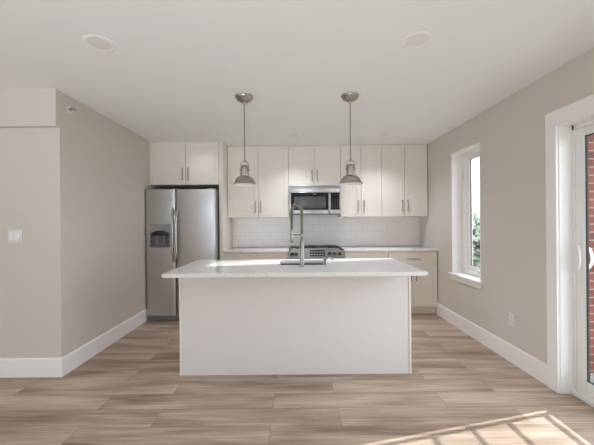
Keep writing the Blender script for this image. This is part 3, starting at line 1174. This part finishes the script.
# sink
sk = thing('sink', 'stainless undermount sink set in the island countertop', 'sink', ((SX0 + SX1) / 2, (SY0 + SY1) / 2, 0.66))
b = BM()
t = bmesh.new()
zt, zbm = 0.884, 0.675
x0, x1, y0, y1 = SX0 - 0.004, SX1 + 0.004, SY0 - 0.004, SY1 + 0.004
q = [t.verts.new(p) for p in ((x0, y0, zbm), (x1, y0, zbm), (x1, y1, zbm), (x0, y1, zbm), (x0, y0, zt), (x1, y0, zt), (x1, y1, zt), (x0, y1, zt))]
t.faces.new((q[0], q[1], q[2], q[3]))
for i in range(4):
    j = (i + 1) % 4
    t.faces.new((q[i], q[4 + i], q[4 + j], q[j]))
bot = [e for e in t.edges if max(v.co.z for v in e.verts) < zt - 0.001 or abs(e.verts[0].co.z - e.verts[1].co.z) > 0.1]
bmesh.ops.bevel(t, geom=bot, offset=0.02, segments=3, affect='EDGES')
bmesh.ops.recalc_face_normals(t, faces=t.faces)
bmesh.ops.solidify(t, geom=t.faces[:], thickness=0.0015)
_merge(b, t)
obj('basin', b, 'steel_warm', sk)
b = BM()
lathe(b, [(0, 0.004), (0.028, 0.004), (0.045, 0.002), (0.045, 0.0)], ((SX0 + SX1) / 2, (SY0 + SY1) / 2, 0.676), 'z', 24)
obj('drain', b, 'steel_light', sk)

# faucet: spring neck, docking arm, spray head, lever
fx, fy = 0.063, 2.652
fc = thing('faucet', 'tall brushed nickel spring-neck faucet on the island beside the sink', 'faucet', (fx, fy, 0.914))
b = BM()
lathe(b, [(0, 0), (0.029, 0), (0.029, 0.006), (0.0235, 0.010), (0.0175, 0.014), (0.0175, 0.222), (0.0145, 0.228), (0, 0.228)], (fx, fy, 0.914), 'z', 24)
obj('body', b, 'faucet', fc)
dirv = Vector((-0.088, 0.11, 0))
top_z, start_z = 1.392, 1.14
path = []
for i in range(26):
    path.append(Vector((fx, fy, start_z + (top_z - start_z) * i / 25)))
rr = dirv.length / 2
ctr = Vector((fx, fy, top_z)) + dirv / 2
for i in range(1, 25):
    a = math.pi * i / 24
    path.append(ctr + dirv.normalized() * (-rr * math.cos(a)) + Vector((0, 0, 1)) * rr * 0.80 * math.sin(a))
end = Vector((fx, fy, top_z)) + dirv
for i in range(1, 16):
    path.append(Vector((end.x, end.y, top_z - (top_z - 1.215) * i / 15)))
obj('hose', tube(BM(), path, 0.0085, 8), 'gasket', fc)
# helix around the path
L = [0]
for a_, b_ in zip(path[:-1], path[1:]):
    L.append(L[-1] + (b_ - a_).length)
tot = L[-1]
turns = int(tot / 0.0085)
nper = 8
hel = []
side = dirv.normalized().cross(Vector((0, 0, 1))).normalized()
idx = 0
for i in range(turns * nper + 1):
    s_ = tot * i / (turns * nper)
    while idx < len(L) - 2 and L[idx + 1] < s_:
        idx += 1
    f_ = (s_ - L[idx]) / max(1e-9, L[idx + 1] - L[idx])
    p = path[idx].lerp(path[idx + 1], f_)
    tg = (path[idx + 1] - path[idx]).normalized()
    n2 = tg.cross(side).normalized()
    an = 2 * math.pi * i / nper
    hel.append(p + 0.0118 * (math.cos(an) * side + math.sin(an) * n2))
obj('spring', tube(BM(), hel, 0.0030, 5), 'faucet', fc)
b = BM()
lathe(b, [(0, 0.0), (0.014, 0.0), (0.017, 0.012), (0.0165, 0.05), (0.013, 0.085), (0.012, 0.12), (0, 0.12)], (end.x, end.y, 1.112), 'z', 20)
obj('spray_head', b, 'faucet', fc)
b = BM()
tube(b, [(fx, fy, 1.185), tuple(end - dirv.normalized() * 0.012 + Vector((0, 0, 1.185 - end.z)))], 0.0055, 10)
lathe(b, [(0.0135, -0.010), (0.0175, -0.010), (0.0175, 0.010), (0.0135, 0.010)], (fx, fy, 1.185), 'z', 20, closed=True)
lathe(b, [(0.0135, -0.008), (0.0165, -0.008), (0.0165, 0.008), (0.0135, 0.008)], (end.x, end.y, 1.185), 'z', 20, closed=True)
obj('docking_arm', b, 'faucet', fc)
b = BM()
tube(b, [(fx - 0.012, fy, 1.09), (fx - 0.040, fy + 0.006, 1.092)], 0.011, 12)
tube(b, [(fx - 0.036, fy + 0.006, 1.092), (fx - 0.055, fy - 0.004, 1.092), (fx - 0.088, fy - 0.012, 1.090)], 0.0075, 10)
obj('lever', b, 'faucet', fc)

sdx, sdy = 0.262, 2.652
sd = thing('soap_dispenser', 'short nickel soap dispenser with curved spout on the island beside the sink', 'soap dispenser', (sdx, sdy, 0.914))
b = BM()
lathe(b, [(0, 0), (0.021, 0), (0.021, 0.005), (0.0125, 0.009), (0.0125, 0.050), (0.015, 0.054), (0.015, 0.070), (0, 0.074)], (sdx, sdy, 0.914), 'z', 20)
obj('body', b, 'faucet', sd)
obj('spout', tube(BM(), [(sdx + 0.008, sdy, 0.975), (sdx + 0.030, sdy + 0.006, 0.984), (sdx + 0.055, sdy + 0.014, 0.980), (sdx + 0.072, sdy + 0.02, 0.962)], [0.008, 0.0075, 0.007, 0.0065], 10), 'faucet', sd)

# ------------------------------------------------------------------ pendants
def copy_tree(o, parent=None):
    c = o.copy()
    COL.objects.link(c)
    c.parent = parent
    for ch in o.children:
        copy_tree(ch, c)
    return c


px_, py_ = -0.445, 2.75
pd = thing('pendant_light', 'nickel dome pendant hanging over the refrigerator end of the island', 'pendant light', (px_, py_, HC), 'pendants over the island')
b = BM()
lathe(b, [(0, 0), (0.079, 0), (0.080, -0.006), (0.075, -0.018), (0.060, -0.036), (0.036, -0.050), (0.014, -0.056), (0.009, -0.078), (0, -0.078)], (px_, py_, HC), 'z', 36)
obj('canopy', b, 'nickel', pd)
obj('rod', tube(BM(), [(px_, py_, HC - 0.075), (px_, py_, 1.858)], 0.0055, 10), 'pull', pd)
b = BM()                                          # open yoke that carries the socket housing
lathe(b, [(0, 0.012), (0.012, 0.010), (0.014, 0.0), (0.012, -0.012), (0, -0.014)], (px_, py_, 1.853), 'z', 16)
ang = []
for i in range(17):
    a = math.pi * i / 16
    ang.append((px_ + 0.034 * math.cos(a), py_, 1.818 + 0.033 * math.sin(a)))
tube(b, [(px_ + 0.034, py_, 1.765)] + ang + [(px_ - 0.034, py_, 1.765)], 0.0052, 8)
for sx in (-1, 1):
    lathe(b, [(0, -0.006), (0.009, -0.006), (0.009, 0.006), (0, 0.006)], (px_ + sx * 0.040, py_, 1.775), 'x', 12)
obj('yoke', b, 'nickel', pd)
b = BM()
lathe(b, [(0, 1.818), (0.014, 1.817), (0.028, 1.811), (0.036, 1.800), (0.038, 1.788), (0.038, 1.734), (0.041, 1.730), (0.041, 1.720), (0.037, 1.712), (0, 1.712)],
      (px_, py_, 0), 'z', 28)
obj('socket_housing', b, 'nickel', pd)
prof = [(0.034, 1.716), (0.048, 1.714), (0.064, 1.706), (0.078, 1.692), (0.087, 1.674), (0.092, 1.660), (0.102, 1.650), (0.111, 1.645), (0.112, 1.640)]
b = BM()
inner = [(r - 0.0022, z - 0.0012) for r, z in prof]
lathe(b, prof + inner[::-1], (px_, py_, 0), 'z', 40, closed=True)
sh = obj('shade', b, ['nickel', 'shade_in'], pd)
for p in sh.data.polygons:                        # white enamel inside
    c = p.center
    r_ = math.hypot(c.x, c.y)
    nr = (p.normal.x * c.x + p.normal.y * c.y) / max(r_, 1e-6)
    if nr < -0.02 or (p.normal.z < -0.6 and r_ < 0.1):
        p.material_index = 1
b = BM()
lathe(b, [(0, 1.655), (0.018, 1.659), (0.029, 1.672), (0.030, 1.682), (0.022, 1.698), (0.014, 1.712)], (px_, py_, 0), 'z', 20)
obj('bulb', b, 'bulb', pd)
pd2 = copy_tree(pd)
pd2.location = (0.510, 2.75, HC)
pd2['label'] = 'nickel dome pendant hanging over the window end of the island'

# ------------------------------------------------------------------ recessed ceiling lights
dl = thing('recessed_light', 'round recessed ceiling light above the floor in front of the refrigerator side', 'ceiling light', (-1.22, 1.93, HC), 'recessed ceiling lights')
b = BM()
lathe(b, [(0.066, -0.002), (0.070, -0.004), (0.088, -0.003), (0.095, -0.001), (0.095, 0.0), (0.066, 0.0)], (-1.22, 1.93, HC), 'z', 40, closed=True)
obj('trim_ring', b, 'ceiling', dl)
b = BM()
lathe(b, [(0, -0.003), (0.05, -0.003), (0.066, -0.002), (0.066, -0.0005), (0, -0.0005)], (-1.22, 1.93, HC), 'z', 32)
obj('lens', b, 'lens', dl)
for (lx, ly, lab) in ((0.78, 1.925, 'round recessed ceiling light above the floor on the patio door side'),
                      (-1.24, 3.99, 'small round recessed ceiling light near the over-fridge cabinet'),
                      (0.0, 4.01, 'small round recessed ceiling light between the two pendants, near the wall cabinets'),
                      (1.174, 3.99, 'small round recessed ceiling light near the corner cabinet by the window')):
    c = copy_tree(dl)
    c.location = (lx, ly, HC)
    c['label'] = lab
for (lx, ly) in ((-1.22, 1.93), (0.78, 1.925), (-1.24, 3.99), (0.0, 4.01), (1.174, 3.99)):
    ld = bpy.data.lights.new('downlight', 'SPOT')
    ld.spot_size = math.radians(124)
    ld.spot_blend = 1.0
    ld.shadow_soft_size = 0.06
    ld.energy = DOWNLIGHT_W * (0.42 if ly < 3 else 0.10 if lx < -1 else 1.0)
    ld.color = (0.89, 0.97, 1.10)
    lo = bpy.data.objects.new('downlight', ld)
    COL.objects.link(lo)
    lo.location = (lx, ly, HC - 0.012)

# ------------------------------------------------------------------ small wall fittings
sp = thing('sprinkler_head', 'small sidewall sprinkler head high on the kitchen side wall near its corner', 'sprinkler', (XL, 2.715, 2.318))
b = BM()
lathe(b, [(0, 0.004), (0.014, 0.006), (0.030, 0.004), (0.033, 0.0)], (XL, 2.715, 2.318), 'x', 24)
obj('escutcheon', b, 'plate', sp)
b = BM()
lathe(b, [(0, 0.004), (0.010, 0.004), (0.009, 0.022), (0, 0.022)], (XL, 2.715, 2.318), 'x', 14)
tube(b, [(XL + 0.018, 2.706, 2.318), (XL + 0.034, 2.703, 2.318), (XL + 0.046, 2.713, 2.318)], 0.0025, 6)
tube(b, [(XL + 0.018, 2.724, 2.318), (XL + 0.034, 2.727, 2.318), (XL + 0.046, 2.717, 2.318)], 0.0025, 6)
box(b, XL + 0.044, XL + 0.048, 2.699, 2.731, 2.304, 2.332, 0.001, 1)
obj('nozzle', b, 'nickel', sp)

sx_, sz_ = -2.380, 1.197
sw_ = thing('light_switch', 'white double rocker light switch on the living room wall', 'light switch', (sx_, YF, sz_))
obj('plate', box(BM(), sx_ - 0.060, sx_ + 0.060, YF - 0.006, YF, sz_ - 0.060, sz_ + 0.060, 0.003), 'plate', sw_)
for k in (-1, 1):
    xc = sx_ + k * 0.0235
    b = BM()
    prism(b, [(YF - 0.0055, sz_ - 0.034), (YF - 0.0055, sz_ + 0.034), (YF - 0.0075, sz_ + 0.034), (YF - 0.0115, sz_ - 0.034)], 'x', xc - 0.0165, xc + 0.0165)
    obj('rocker', b, 'plate', sw_)

oy, oz = 2.785, 0.392
ot = thing('wall_outlet', 'white electrical outlet low on the wall between window and patio door', 'outlet', (XR, oy, oz))
obj('plate', box(BM(), XR - 0.006, XR, oy - 0.037, oy + 0.037, oz - 0.060, oz + 0.060, 0.003), 'plate', ot)
for k in (-1, 1):
    r_ = obj('receptacle', box(BM(), XR - 0.0085, XR - 0.005, oy - 0.017, oy + 0.017, oz + k * 0.020 - 0.015, oz + k * 0.020 + 0.015, 0.002), 'plate', ot)
    b = BM()
    for dy in (-0.006, 0.006):
        box(b, XR - 0.009, XR - 0.0082, oy + dy - 0.0012, oy + dy + 0.0012, oz + k * 0.020 - 0.001, oz + k * 0.020 + 0.008)
    obj('slots', b, 'gasket', r_)
